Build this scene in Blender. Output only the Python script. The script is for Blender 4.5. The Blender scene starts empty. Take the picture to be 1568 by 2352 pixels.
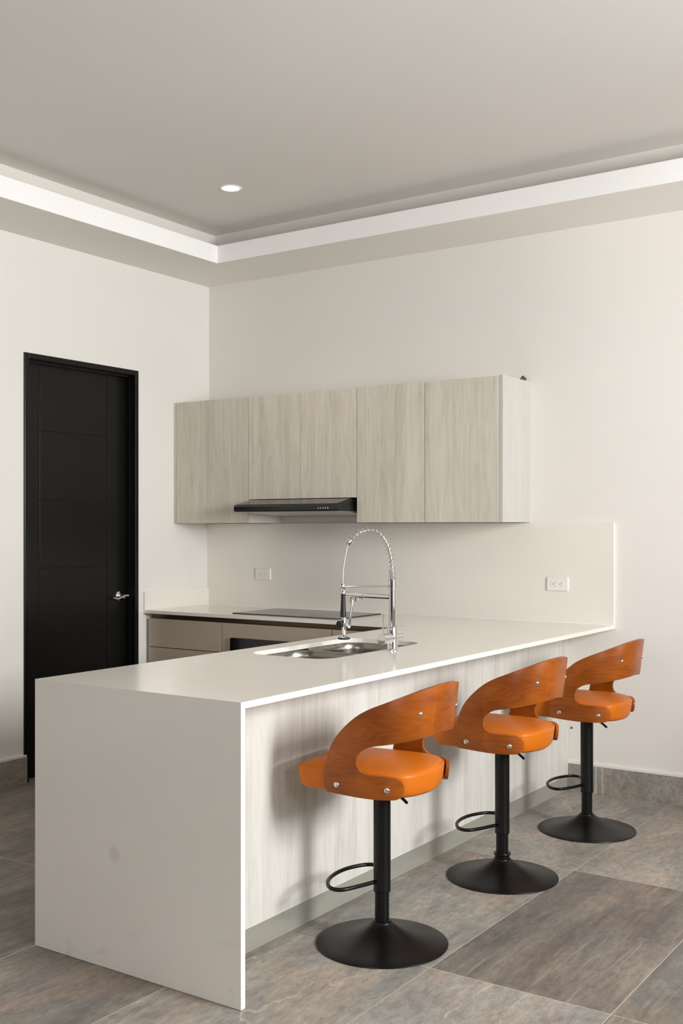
import bpy, bmesh, math, random
from mathutils import Vector, Matrix

# ------------------------------------------------------------------ camera, world, lights
scn = bpy.context.scene
scn.view_settings.view_transform = 'Standard'
scn.view_settings.look = 'None'
scn.view_settings.gamma = 1.0
scn.view_settings.use_curve_mapping = False
scn.view_settings.exposure = 0.0
COL = scn.collection

cam_d = bpy.data.cameras.new('camera')
cam = bpy.data.objects.new('camera', cam_d)
COL.objects.link(cam)
cam.location = (4.8359, -5.5604, 1.408)
cam.rotation_euler = (math.pi / 2, 0, 0.5951)
cam_d.sensor_fit = 'VERTICAL'
cam_d.sensor_height = 36
cam_d.lens = 2506.36 / 2352 * 36
cam_d.shift_y = 37.84 / 2352
cam_d.clip_start = 0.05
scn.camera = cam

world = bpy.data.worlds.new('daylight')
scn.world = world
world.use_nodes = True
wb = world.node_tree.nodes['Background']
wb.inputs[0].default_value = (0.86, 0.93, 1.0, 1)
wb.inputs[1].default_value = 2.6


def area(name, loc, rot, sx, sy, power, col=(.985, .99, 1.0)):
    d = bpy.data.lights.new(name, 'AREA')
    d.shape = 'RECTANGLE'
    d.size, d.size_y, d.energy, d.color = sx, sy, power, col
    o = bpy.data.objects.new(name, d)
    o.location, o.rotation_euler = loc, rot
    COL.objects.link(o)
    return o


RX = 5.6          # right wall
FY = -8.0         # wall behind the camera
W1 = (-3.3, -1.10, 0.80, 2.75)      # wide window opening y0,y1,z0,z1
W2 = (-5.2, -4.1, 1.30, 2.75)
W3 = (3.2, 5.4, .9, 2.6)           # added, unseen fill window behind the camera, x0,x1,z0,z1
area('daylight_wide_window', (RX + 1.2, -2.45, 2.05), (0, math.radians(90), 0), 1.05, 1.05, 260)
area('daylight_small_window', (RX + .25, (W2[0] + W2[1]) / 2, (W2[2] + W2[3]) / 2), (0, math.radians(90), 0), .7, .7, 34)
area('rear_fill_light', ((W3[0] + W3[1]) / 2, FY - .25, (W3[2] + W3[3]) / 2), (math.radians(90), 0, 0), W3[1] - W3[0], W3[3] - W3[2], 34)  # added fill from behind the camera, no known source


# ------------------------------------------------------------------ helpers
def srgb(r, g, b):
    f = lambda c: (c / 255 / 12.92) if c / 255 <= .04045 else ((c / 255 + .055) / 1.055) ** 2.4
    return (f(r), f(g), f(b), 1)


def new_mat(name):
    m = bpy.data.materials.new(name)
    m.use_nodes = True
    nt = m.node_tree
    return m, nt, nt.nodes['Principled BSDF']


def N(nt, t, **kw):
    n = nt.nodes.new(t)
    for k, v in kw.items():
        setattr(n, k, v)
    return n


def mathn(nt, op, a, b=None, c=None):
    n = N(nt, 'ShaderNodeMath', operation=op)
    for i, v in enumerate((a, b, c)):
        if v is None:
            continue
        if isinstance(v, (int, float)):
            n.inputs[i].default_value = v
        else:
            nt.links.new(v, n.inputs[i])
    return n.outputs[0]


def mapped(nt, scale, src='Object', rot=(0, 0, 0)):
    tc = N(nt, 'ShaderNodeTexCoord')
    mp = N(nt, 'ShaderNodeMapping')
    mp.inputs['Scale'].default_value = scale
    mp.inputs['Rotation'].default_value = rot
    nt.links.new(tc.outputs[src], mp.inputs[0])
    return mp.outputs[0]


def noise(nt, vec, scale=5, detail=4, rough=.5, dist=0):
    n = N(nt, 'ShaderNodeTexNoise')
    n.inputs['Scale'].default_value = scale
    n.inputs['Detail'].default_value = detail
    n.inputs['Roughness'].default_value = rough
    n.inputs['Distortion'].default_value = dist
    nt.links.new(vec, n.inputs['Vector'])
    return n.outputs['Fac']


def ramp(nt, fac, stops, interp='LINEAR'):
    r = N(nt, 'ShaderNodeValToRGB')
    r.color_ramp.interpolation = interp
    while len(r.color_ramp.elements) < len(stops):
        r.color_ramp.elements.new(.5)
    for e, (p, c) in zip(r.color_ramp.elements, stops):
        e.position = p
        e.color = c
    nt.links.new(fac, r.inputs[0])
    return r.outputs[0]


def mix(nt, fac, a, b, mode='MIX'):
    n = N(nt, 'ShaderNodeMix', data_type='RGBA', blend_type=mode)
    if isinstance(fac, (int, float)):
        n.inputs[0].default_value = fac
    else:
        nt.links.new(fac, n.inputs[0])
    for i, v in ((6, a), (7, b)):
        if isinstance(v, tuple):
            n.inputs[i].default_value = v
        else:
            nt.links.new(v, n.inputs[i])
    return n.outputs[2]


def bump(nt, bsdf, h, strength=.1, dist=.001):
    b = N(nt, 'ShaderNodeBump')
    b.inputs['Strength'].default_value = strength
    b.inputs['Distance'].default_value = dist
    nt.links.new(h, b.inputs['Height'])
    nt.links.new(b.outputs[0], bsdf.inputs['Normal'])


def simple(name, col, rough=.5, metal=0., var=0.0, vscale=3., bumps=None, spec=.5):
    m, nt, b = new_mat(name)
    b.inputs['Roughness'].default_value = rough
    b.inputs['Metallic'].default_value = metal
    b.inputs['Specular IOR Level'].default_value = spec
    v = mapped(nt, (1, 1, 1))
    nz = noise(nt, v, vscale, 4)
    lo = tuple(c * (1 - var) for c in col[:3]) + (1,)
    hi = tuple(min(1, c * (1 + var)) for c in col[:3]) + (1,)
    nt.links.new(ramp(nt, nz, [(.3, lo), (.7, hi)]), b.inputs['Base Color'])
    if bumps:
        bump(nt, b, noise(nt, v, bumps[0], 6), bumps[1], .001)
    return m


M = {}
M['paint_back'] = simple('wall_paint', srgb(231, 226, 219), .75, 0, .012, 1.2, (90, .06))
M['paint_front'] = simple('darkened_rear_wall_paint', srgb(126, 106, 92), .7, 0, .02, 1.2, (90, .06))  # unseen rear wall, darkened to cut its bounce and deepen chrome reflections
M['paint_left'] = simple('wall_paint_left', srgb(230, 227, 220), .75, 0, .012, 1.2, (90, .06))
M['ceiling'] = simple('ceiling_paint', srgb(222, 217, 210), .85, 0, .015, .8, (120, .06))
M['soffit'] = simple('soffit_paint', srgb(238, 234, 226), .85, 0, .012, .9, (90, .05))
M['lip'] = simple('white_cornice_paint', srgb(248, 246, 243), .7, 0, .008, 1.5)
M['black'] = simple('satin_black_metal', srgb(9, 9, 9), .34, .0, .05, 30, None, .28)
M['door_black'] = simple('black_door_paint', srgb(15, 14, 13), .33, 0, .10, 3, (40, .05), .3)
M['door_frame'] = simple('black_frame_paint', srgb(14, 13, 12), .28, 0, .08, 3, None, .3)
M['taupe'] = simple('taupe_laminate', srgb(178, 162, 143), .42, 0, .02, 4)
M['gola'] = simple('bronze_channel', srgb(92, 74, 56), .3, .6, .03, 5)
M['white_lam'] = simple('white_laminate', srgb(225, 222, 212), .5, 0, .01, 4)
M['plastic'] = simple('white_plastic', srgb(238, 232, 226), .3, 0, .005, 5)
M['slot'] = simple('dark_slot', srgb(70, 62, 58), .6)
M['chrome'] = simple('chrome', srgb(225, 225, 225), .06, 1., 0, 5)
M['nickel'] = simple('polished_nickel', srgb(205, 203, 198), .16, 1., 0, 5)
M['bolt'] = simple('brushed_bolt', srgb(215, 214, 210), .24, 1., 0, 5)
M['rubber'] = simple('black_rubber', srgb(20, 20, 21), .45)
M['hood'] = simple('black_enamel', srgb(20, 19, 18), .28, 0, .05, 6)
M['hood_top'] = simple('dark_glossy_cover', srgb(30, 26, 23), .14, 0, .03, 6, None, .9)
M['oven'] = simple('black_oven_glass', srgb(9, 9, 10), .12)
M['cooktop'] = simple('black_ceramic_glass', srgb(28, 30, 30), .16, 0, .02, 5, None, .6)
M['filter'] = simple('grey_filter_mesh', srgb(190, 186, 176), .35, .7, .04, 60)

# white quartz, with faint scuffs where the slab comes down near the floor
m, nt, b = new_mat('white_quartz')
v = mapped(nt, (1, 1, 1))
c1 = ramp(nt, noise(nt, v, 1.6, 3), [(.3, srgb(234, 228, 218)), (.7, srgb(239, 233, 224))])
sp = ramp(nt, noise(nt, v, 420, 2), [(.35, (.92, .92, .92, 1)), (.5, (1, 1, 1, 1))])
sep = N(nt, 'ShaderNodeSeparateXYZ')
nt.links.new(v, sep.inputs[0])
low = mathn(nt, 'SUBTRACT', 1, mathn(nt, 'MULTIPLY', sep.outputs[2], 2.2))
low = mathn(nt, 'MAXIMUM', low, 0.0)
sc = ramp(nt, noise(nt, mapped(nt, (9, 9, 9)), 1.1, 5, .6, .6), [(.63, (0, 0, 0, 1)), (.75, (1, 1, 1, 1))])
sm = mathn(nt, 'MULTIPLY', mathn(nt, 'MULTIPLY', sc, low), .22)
# one round grey smudge
dx = mathn(nt, 'SUBTRACT', sep.outputs[0], .375)
dz = mathn(nt, 'SUBTRACT', sep.outputs[2], .372)
rr = mathn(nt, 'SQRT', mathn(nt, 'ADD', mathn(nt, 'MULTIPLY', dx, dx), mathn(nt, 'MULTIPLY', dz, dz)))
sp2 = mathn(nt, 'MULTIPLY', mathn(nt, 'SMOOTH_MIN', mathn(nt, 'MAXIMUM', mathn(nt, 'SUBTRACT', .030, rr), 0.0), .012, .004), 14)
base = mix(nt, .5, c1, sp, 'MULTIPLY')
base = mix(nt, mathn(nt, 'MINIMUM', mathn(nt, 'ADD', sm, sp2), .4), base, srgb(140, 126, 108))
nt.links.new(base, b.inputs['Base Color'])
b.inputs['Roughness'].default_value = .17
M['quartz'] = m


def wood_laminate(name, dark, mid, light, seed=0., rough=.5, contrast=1.):
    m, nt, b = new_mat(name)
    tc = N(nt, 'ShaderNodeTexCoord')
    inf = N(nt, 'ShaderNodeObjectInfo')
    add = N(nt, 'ShaderNodeVectorMath', operation='ADD')
    cmb = N(nt, 'ShaderNodeCombineXYZ')
    for i in range(3):
        nt.links.new(mathn(nt, 'MULTIPLY', inf.outputs['Random'], 7.3 + i * 3 + seed), cmb.inputs[i])
    nt.links.new(tc.outputs['Object'], add.inputs[0])
    nt.links.new(cmb.outputs[0], add.inputs[1])

    def mp(s):
        n = N(nt, 'ShaderNodeMapping')
        n.inputs['Scale'].default_value = s
        nt.links.new(add.outputs[0], n.inputs[0])
        return n.outputs[0]
    broad = noise(nt, mp((14, 14, .55)), 1., 4, .6, .4)
    cathedral = noise(nt, mp((9, 9, 1.1)), 1., 3, .35, .4)
    rings = N(nt, 'ShaderNodeMath', operation='PINGPONG')
    nt.links.new(mathn(nt, 'MULTIPLY', cathedral, 20), rings.inputs[0])
    rings.inputs[1].default_value = 1
    fine = noise(nt, mp((210, 210, 6)), 1., 5, .7)
    vf = mathn(nt, 'MULTIPLY', broad, .58)
    vf = mathn(nt, 'ADD', vf, mathn(nt, 'MULTIPLY', mathn(nt, 'POWER', rings.outputs[0], .5), .09 * contrast))
    vf = mathn(nt, 'ADD', vf, mathn(nt, 'MULTIPLY', fine, .38 * contrast))
    ticks = ramp(nt, noise(nt, mp((300, 300, 6)), 1., 3, .55, .2), [(.56, (1, 1, 1, 1)), (.66, (.76, .74, .72, 1))])
    nt.links.new(mix(nt, .45, ramp(nt, vf, [(.32, dark), (.50, mid), (.68, light)]), ticks, 'MULTIPLY'), b.inputs['Base Color'])
    b.inputs['Roughness'].default_value = rough
    bump(nt, b, fine, .08, .0006)
    return m


M['oak'] = wood_laminate('grey_oak_laminate', srgb(188, 178, 161), srgb(210, 201, 185), srgb(225, 218, 204))
M['oak_white'] = wood_laminate('whitewashed_oak_laminate', srgb(190, 186, 177), srgb(209, 206, 198), srgb(219, 217, 210), 2., .5, .8)
M['oak_pale'] = wood_laminate('pale_oak_side', srgb(194, 191, 183), srgb(202, 199, 191), srgb(208, 206, 199), 4., .5, .6)

# brushed aluminium plinth
m, nt, b = new_mat('brushed_aluminium_plinth')
nz = noise(nt, mapped(nt, (1.2, 1.2, 160)), 1, 5, .6)
nt.links.new(ramp(nt, nz, [(.3, srgb(166, 164, 152)), (.7, srgb(176, 174, 163))]), b.inputs['Base Color'])
b.inputs['Metallic'].default_value = .35
b.inputs['Roughness'].default_value = .36
M['kick'] = m

m, nt, b = new_mat('brushed_stainless')
nz = noise(nt, mapped(nt, (3, 90, 90)), 1, 5, .6)
nt.links.new(ramp(nt, nz, [(.3, srgb(120, 115, 108)), (.7, srgb(160, 155, 148))]), b.inputs['Base Color'])
b.inputs['Metallic'].default_value = 1
b.inputs['Roughness'].default_value = .27
b.inputs['Anisotropic'].default_value = .5
M['steel'] = m


def slate(name, tile=True, seed=0.):
    m, nt, b = new_mat(name)
    tc = N(nt, 'ShaderNodeTexCoord')
    sep = N(nt, 'ShaderNodeSeparateXYZ')
    nt.links.new(tc.outputs['Object'], sep.inputs[0])
    u = mathn(nt, 'DIVIDE', mathn(nt, 'ADD', sep.outputs[0], .6 * 20 - 3.11), .6)
    w = mathn(nt, 'DIVIDE', mathn(nt, 'ADD', sep.outputs[1], 1.2 * 20 + 2.505), 1.2)
    fu, fw = mathn(nt, 'FLOOR', u), mathn(nt, 'FLOOR', w)
    cmb = N(nt, 'ShaderNodeCombineXYZ')
    nt.links.new(fu, cmb.inputs[0])
    nt.links.new(fw, cmb.inputs[1])
    cmb.inputs[2].default_value = seed
    wn = N(nt, 'ShaderNodeTexWhiteNoise', noise_dimensions='3D')
    nt.links.new(cmb.outputs[0], wn.inputs[0])
    # every tile takes its own piece of the stone print
    off = N(nt, 'ShaderNodeVectorMath', operation='SCALE')
    nt.links.new(wn.outputs['Color'], off.inputs[0])
    off.inputs['Scale'].default_value = 37.
    add = N(nt, 'ShaderNodeVectorMath', operation='ADD')
    nt.links.new(tc.outputs['Object'], add.inputs[0])
    nt.links.new(off.outputs[0], add.inputs[1])

    def mp(s, rot=0.):
        n = N(nt, 'ShaderNodeMapping')
        n.inputs['Scale'].default_value = s
        n.inputs['Rotation'].default_value = (0, 0, rot)
        nt.links.new(add.outputs[0], n.inputs[0])
        return n.outputs[0]
    cloud = noise(nt, mp((2.2, 1.4, 2.2)), 1., 5, .55, .5)
    warp = noise(nt, mp((5.0, 2.0, 5.0), .12), 1., 12, .72, .7)
    streak = noise(nt, mp((12, 1.2, 12), -.12), 1., 12, .70, .5)
    grit = noise(nt, mp((260, 260, 260)), 1., 3, .6)
    c = ramp(nt, cloud, [(.25, srgb(120, 115, 109)), (.5, srgb(142, 137, 130)), (.75, srgb(162, 153, 143))])
    c2 = ramp(nt, warp, [(.32, srgb(104, 102, 98)), (.5, srgb(148, 143, 136)), (.68, srgb(190, 178, 164))])
    c = mix(nt, .55, c, c2)
    dk = ramp(nt, streak, [(.36, (.66, .64, .62, 1)), (.50, (.96, .96, .96, 1)), (.60, (1.0, 1.0, 1.0, 1)), (.66, (1.36, 1.30, 1.22, 1))])
    isstr = mathn(nt, 'MULTIPLY', mathn(nt, 'GREATER_THAN', wn.outputs['Value'], .38), .75)
    c = mix(nt, isstr, c, mix(nt, 1., c, dk, 'MULTIPLY'))
    c = mix(nt, .5, c, ramp(nt, grit, [(.35, (.74, .74, .74, 1)), (.65, (1.24, 1.24, 1.24, 1))]), 'MULTIPLY')
    hue = noise(nt, mp((3.1, 1.7, 3.1), .4), 1., 6, .62, .8)
    c = mix(nt, 1., c, ramp(nt, hue, [(.40, (.90, .95, .96, 1)), (.50, (1, 1, 1, 1)), (.60, (1.06, .98, .92, 1))]), 'MULTIPLY')
    # some tiles of the batch are distinctly darker and browner
    is2020 = mathn(nt, 'MULTIPLY', mathn(nt, 'COMPARE', fu, 20., .1), mathn(nt, 'COMPARE', fw, 20., .1))
    dk_ = mathn(nt, 'ADD', mathn(nt, 'MULTIPLY', is2020, 1.), mathn(nt, 'MULTIPLY', mathn(nt, 'GREATER_THAN', fu, 20.5), .8))
    dk_ = mathn(nt, 'ADD', dk_, mathn(nt, 'MULTIPLY', mathn(nt, 'LESS_THAN', fu, 18.5), .9))
    if not tile:
        dk_ = mathn(nt, 'MULTIPLY', dk_, 0.)
    c = mix(nt, dk_, c, mix(nt, 1., c, (.66, .62, .60, 1), 'MULTIPLY'))
    # thin pale veins
    vein = noise(nt, mp((1.5, .55, 1.5), .3), 1., 7, .5, .3)
    vl = mathn(nt, 'ABSOLUTE', mathn(nt, 'SUBTRACT', vein, .56))
    vm = ramp(nt, vl, [(.0, (1, 1, 1, 1)), (.0035, (0, 0, 0, 1))])
    c = mix(nt, mathn(nt, 'MULTIPLY', mathn(nt, 'MULTIPLY', vm, .38), mathn(nt, 'MAXIMUM', mathn(nt, 'SUBTRACT', 1., dk_), .15)), c, srgb(205, 190, 172))
    mid_ = noise(nt, mp((46, 18, 46), .1), 1., 8, .74, .4)
    c = mix(nt, .9, c, ramp(nt, mid_, [(.34, (.72, .72, .72, 1)), (.5, (1, 1, 1, 1)), (.66, (1.26, 1.24, 1.21, 1))]), 'MULTIPLY')
    scr = ramp(nt, noise(nt, mp((70, 3.2, 70), -.12), 1., 9, .70, .3), [(.54, (0, 0, 0, 1)), (.62, (1, 1, 1, 1))])
    msk = ramp(nt, noise(nt, mp((4, 1.6, 4), -.12), 1., 3, .5), [(.45, (0, 0, 0, 1)), (.6, (1, 1, 1, 1))])
    c = mix(nt, mathn(nt, 'MULTIPLY', mathn(nt, 'MULTIPLY', scr, msk), mathn(nt, 'ADD', mathn(nt, 'MULTIPLY', dk_, .20), .08)), c, srgb(192, 178, 160))
    tint = mathn(nt, 'ADD', mathn(nt, 'MULTIPLY', wn.outputs['Value'], -.10), 1.08)
    tn = N(nt, 'ShaderNodeCombineXYZ')
    for i in range(3):
        nt.links.new(tint, tn.inputs[i])
    c = mix(nt, 1., c, tn.outputs[0], 'MULTIPLY')
    h = warp
    if tile:
        eu = mathn(nt, 'MINIMUM', mathn(nt, 'FRACT', u), mathn(nt, 'SUBTRACT', 1, mathn(nt, 'FRACT', u)))
        ew = mathn(nt, 'MINIMUM', mathn(nt, 'FRACT', w), mathn(nt, 'SUBTRACT', 1, mathn(nt, 'FRACT', w)))
        g = mathn(nt, 'MINIMUM', mathn(nt, 'MULTIPLY', eu, .6), mathn(nt, 'MULTIPLY', ew, 1.2))
        gm = mathn(nt, 'LESS_THAN', g, .0014)
        c = mix(nt, mathn(nt, 'MULTIPLY', gm, .85), c, srgb(196, 182, 162))
    else:
        # upright joints between the skirting pieces, and pale stone bands beside one of them
        jt = mathn(nt, 'PINGPONG', mathn(nt, 'SUBTRACT', sep.outputs[0], 2.7896), .6)
        c = mix(nt, mathn(nt, 'MULTIPLY', mathn(nt, 'LESS_THAN', jt, .0014), .6), c, srgb(185, 176, 166))
        for xb_, wb_ in ((2.708, .006), (2.745, .004)):
            wob = mathn(nt, 'ADD', sep.outputs[0], mathn(nt, 'MULTIPLY', streak, .02))
            bd = mathn(nt, 'LESS_THAN', mathn(nt, 'ABSOLUTE', mathn(nt, 'SUBTRACT', wob, xb_ + .01)), wb_)
            c = mix(nt, mathn(nt, 'MULTIPLY', bd, .5), c, srgb(205, 200, 192))
    nt.links.new(c, b.inputs['Base Color'])
    nt.links.new(ramp(nt, cloud, [(.3, (.46,) * 3 + (1,)), (.7, (.58,) * 3 + (1,))]), b.inputs['Roughness'])
    b.inputs['Specular IOR Level'].default_value = .4
    hh = mathn(nt, 'ADD', warp, mathn(nt, 'MULTIPLY', grit, .25))
    bump(nt, b, hh, .22, .003)
    return m


M['floor'] = slate('slate_floor_tiles')
M['skirt'] = slate('slate_skirting', False, 3.)

# bent plywood with the grain along the sheet (UV in metres)
m, nt, b = new_mat('cherry_plywood')
inf = N(nt, 'ShaderNodeObjectInfo')


def uvmp(s):
    uv = N(nt, 'ShaderNodeUVMap')
    n = N(nt, 'ShaderNodeMapping')
    n.inputs['Scale'].default_value = s
    nt.links.new(uv.outputs[0], n.inputs[0])
    nt.links.new(mathn(nt, 'MULTIPLY', inf.outputs['Random'], 3.), n.inputs['Location'])
    return n.outputs[0]


wrp = noise(nt, uvmp((1.9, 10, 1)), 1., 2, .45, .15)
rg = N(nt, 'ShaderNodeMath', operation='PINGPONG')
nt.links.new(mathn(nt, 'MULTIPLY', wrp, 34), rg.inputs[0])
rg.inputs[1].default_value = 1.
lines = mathn(nt, 'POWER', rg.outputs[0], .45)
fine = noise(nt, uvmp((16, 620, 1)), 1., 4, .6)
blot = noise(nt, uvmp((5, 9, 1)), 1., 2)
vf = mathn(nt, 'ADD', mathn(nt, 'MULTIPLY', lines, .085), mathn(nt, 'MULTIPLY', fine, .36))
vf = mathn(nt, 'ADD', vf, mathn(nt, 'MULTIPLY', blot, .42))
nt.links.new(ramp(nt, vf, [(.35, srgb(122, 58, 10)), (.50, srgb(154, 79, 15)), (.70, srgb(180, 100, 22))]), b.inputs['Base Color'])
b.inputs['Roughness'].default_value = .36
b.inputs['Specular IOR Level'].default_value = .3
b.inputs['Coat Weight'].default_value = .22
b.inputs['Coat Roughness'].default_value = .18
M['ply'] = m

m, nt, b = new_mat('orange_leatherette')
v = mapped(nt, (1, 1, 1))
nt.links.new(ramp(nt, noise(nt, v, 7, 3), [(.3, srgb(192, 99, 10)), (.7, srgb(199, 105, 14))]), b.inputs['Base Color'])
b.inputs['Roughness'].default_value = .42
b.inputs['Specular IOR Level'].default_value = .32
bump(nt, b, noise(nt, v, 420, 3), .12, .0006)
M['leather'] = m

m, nt, b = new_mat('window_glass')
for n in list(nt.nodes):
    if n.type == 'BSDF_PRINCIPLED':
        nt.nodes.remove(n)
tr, gl, mx, fr = N(nt, 'ShaderNodeBsdfTransparent'), N(nt, 'ShaderNodeBsdfGlossy'), N(nt, 'ShaderNodeMixShader'), N(nt, 'ShaderNodeFresnel')
gl.inputs['Roughness'].default_value = 0.02
nt.links.new(fr.outputs[0], mx.inputs[0])
nt.links.new(tr.outputs[0], mx.inputs[1])
nt.links.new(gl.outputs[0], mx.inputs[2])
nt.links.new(mx.outputs[0], nt.nodes['Material Output'].inputs[0])
M['glass'] = m

m, nt, b = new_mat('lit_led_disc')
b.inputs['Base Color'].default_value = (1, 1, 1, 1)
b.inputs['Emission Color'].default_value = (1, .98, .94, 1)
b.inputs['Emission Strength'].default_value = 6.
M['led'] = m


def obj(name, bm, mat, parent=None, smooth=None, loc=None):
    me = bpy.data.meshes.new(name)
    bmesh.ops.recalc_face_normals(bm, faces=bm.faces[:])
    bm.to_mesh(me)
    bm.free()
    me.materials.append(mat)
    if smooth is not None:
        me.polygons.foreach_set('use_smooth', [True] * len(me.polygons))
        if smooth < 179:
            me.set_sharp_from_angle(angle=math.radians(smooth))
    o = bpy.data.objects.new(name, me)
    COL.objects.link(o)
    if parent is not None:
        o.parent = parent
    if loc:
        o.location = loc
    return o


def bevel(o, w=.002, seg=2, ang=40):
    m = o.modifiers.new('bevel', 'BEVEL')
    m.width, m.segments, m.limit_method, m.angle_limit = w, seg, 'ANGLE', math.radians(ang)
    m.harden_normals = False
    return o


def box(bm, x0, x1, y0, y1, z0, z1):
    vs = [bm.verts.new(p) for p in ((x0, y0, z0), (x1, y0, z0), (x1, y1, z0), (x0, y1, z0), (x0, y0, z1), (x1, y0, z1), (x1, y1, z1), (x0, y1, z1))]
    for f in ((0, 1, 2, 3), (4, 5, 6, 7), (0, 1, 5, 4), (1, 2, 6, 5), (2, 3, 7, 6), (3, 0, 4, 7)):
        bm.faces.new([vs[i] for i in f])


def boxes(*bs):
    bm = bmesh.new()
    for q in bs:
        box(bm, *q)
    return bm


def thing(name, label, cat, loc=(0, 0, 0), rz=0, group=None):
    o = bpy.data.objects.new(name, None)
    o.empty_display_size = .05
    COL.objects.link(o)
    o.location = loc
    o.rotation_euler = (0, 0, rz)
    o['label'], o['category'] = label, cat
    if group:
        o['group'] = group
    return o


def tag(o, label, cat, group=None):
    o['label'], o['category'] = label, cat
    if group:
        o['group'] = group
    return o


def struct(o, label=None, cat=None):
    o['kind'] = 'structure'
    if label:
        o['label'] = label
    if cat:
        o['category'] = cat
    return o


def lathe(bm, prof, seg=48, mat=None, cap=True):
    """prof: list of (r, z); mat: 4x4 transform"""
    rings = []
    for r, z in prof:
        if r < 1e-6:
            rings.append([bm.verts.new((0, 0, z))])
        else:
            rings.append([bm.verts.new((r * math.cos(2 * math.pi * i / seg), r * math.sin(2 * math.pi * i / seg), z)) for i in range(seg)])
    for a, c in zip(rings, rings[1:]):
        for i in range(seg):
            j = (i + 1) % seg
            if len(a) == 1 and len(c) > 1:
                bm.faces.new((a[0], c[i], c[j]))
            elif len(c) == 1 and len(a) > 1:
                bm.faces.new((a[i], a[j], c[0]))
            elif len(a) > 1:
                bm.faces.new((a[i], a[j], c[j], c[i]))
    if cap:
        for rg in (rings[0], rings[-1]):
            if len(rg) > 2:
                bm.faces.new(rg)
    if mat is not None:
        vs = [v for r in rings for v in r]
        bmesh.ops.transform(bm, matrix=mat, verts=vs)


def frame_to(p, d):
    d = Vector(d).normalized()
    q = Vector((0, 0, 1)).rotation_difference(d)
    return Matrix.Translation(Vector(p)) @ q.to_matrix().to_4x4()


def rod(bm, p, q, r, seg=24, r2=None, ch=.0):
    p, q = Vector(p), Vector(q)
    L = (q - p).length
    r2 = r if r2 is None else r2
    pr = [(r, 0), (r2, L)] if not ch else [(r - ch, 0), (r, ch), (r2, L - ch), (r2 - ch, L)]
    lathe(bm, pr, seg, frame_to(p, q - p))


def tube(bm, pts, r, seg=12, closed=False):
    pts = [Vector(p) for p in pts]
    n = len(pts)
    tan = []
    for i in range(n):
        a = pts[(i - 1) % n] if closed or i > 0 else pts[0]
        c = pts[(i + 1) % n] if closed or i < n - 1 else pts[-1]
        tan.append((c - a).normalized())
    up = Vector((0, 0, 1)) if abs(tan[0].z) < .9 else Vector((1, 0, 0))
    nrm = (up - tan[0] * up.dot(tan[0])).normalized()
    rings = []
    for i in range(n):
        if i:
            nrm = (nrm - tan[i] * nrm.dot(tan[i])).normalized()
        bn = tan[i].cross(nrm)
        rr = r[i] if isinstance(r, (list, tuple)) else r
        rings.append([bm.verts.new(pts[i] + nrm * rr * math.cos(2 * math.pi * k / seg) + bn * rr * math.sin(2 * math.pi * k / seg)) for k in range(seg)])
    for i in range(n if closed else n - 1):
        a, c = rings[i], rings[(i + 1) % n]
        for k in range(seg):
            bm.faces.new((a[k], a[(k + 1) % seg], c[(k + 1) % seg], c[k]))
    if not closed:
        bm.faces.new(rings[0])
        bm.faces.new(rings[-1])


def catmull(P, k=6, closed=False):
    P = [Vector(p) for p in P]
    n, out = len(P), []
    for i in range(n if closed else n - 1):
        if closed:
            a, b_, c, d = P[(i - 1) % n], P[i], P[(i + 1) % n], P[(i + 2) % n]
        else:
            a, b_, c, d = P[max(i - 1, 0)], P[i], P[i + 1], P[min(i + 2, n - 1)]
        for j in range(k):
            t = j / k
            out.append(.5 * ((2 * b_) + (c - a) * t + (2 * a - 5 * b_ + 4 * c - d) * t * t + (3 * b_ - a - 3 * c + d) * t ** 3))
    if not closed:
        out.append(P[-1])
    return out


def rrect(x0, x1, y0, y1, r, k=8):
    """rounded rectangle, r = single or (r at x0y0, x1y0, x1y1, x0y1)"""
    if not isinstance(r, (list, tuple)):
        r = (r,) * 4
    out = []
    for (cx, cy, a0, q) in ((x0 + r[0], y0 + r[0], 180, r[0]), (x1 - r[1], y0 + r[1], 270, r[1]), (x1 - r[2], y1 - r[2], 0, r[2]), (x0 + r[3], y1 - r[3], 90, r[3])):
        for i in range(k + 1):
            a = math.radians(a0 + 90 * i / k)
            out.append((cx + q * math.cos(a), cy + q * math.sin(a)))
    return out


def loft(bm, rings, cap0=True, cap1=True):
    R_ = [[bm.verts.new(p) for p in rg] for rg in rings]
    n = len(R_[0])
    for a, c in zip(R_, R_[1:]):
        for i in range(n):
            bm.faces.new((a[i], a[(i + 1) % n], c[(i + 1) % n], c[i]))
    if cap0:
        bm.faces.new(R_[0])
    if cap1:
        bm.faces.new(R_[-1])


def prism(bm, poly, ax, a, c):
    """extrude a 2D polygon; ax = axis index of extrusion"""
    def P(p, t):
        q = list(p)
        q.insert(ax, t)
        return q
    lo = [bm.verts.new(P(p, a)) for p in poly]
    hi = [bm.verts.new(P(p, c)) for p in poly]
    n = len(poly)
    for i in range(n):
        bm.faces.new((lo[i], lo[(i + 1) % n], hi[(i + 1) % n], hi[i]))
    bm.faces.new(lo)
    bm.faces.new(hi)


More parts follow.
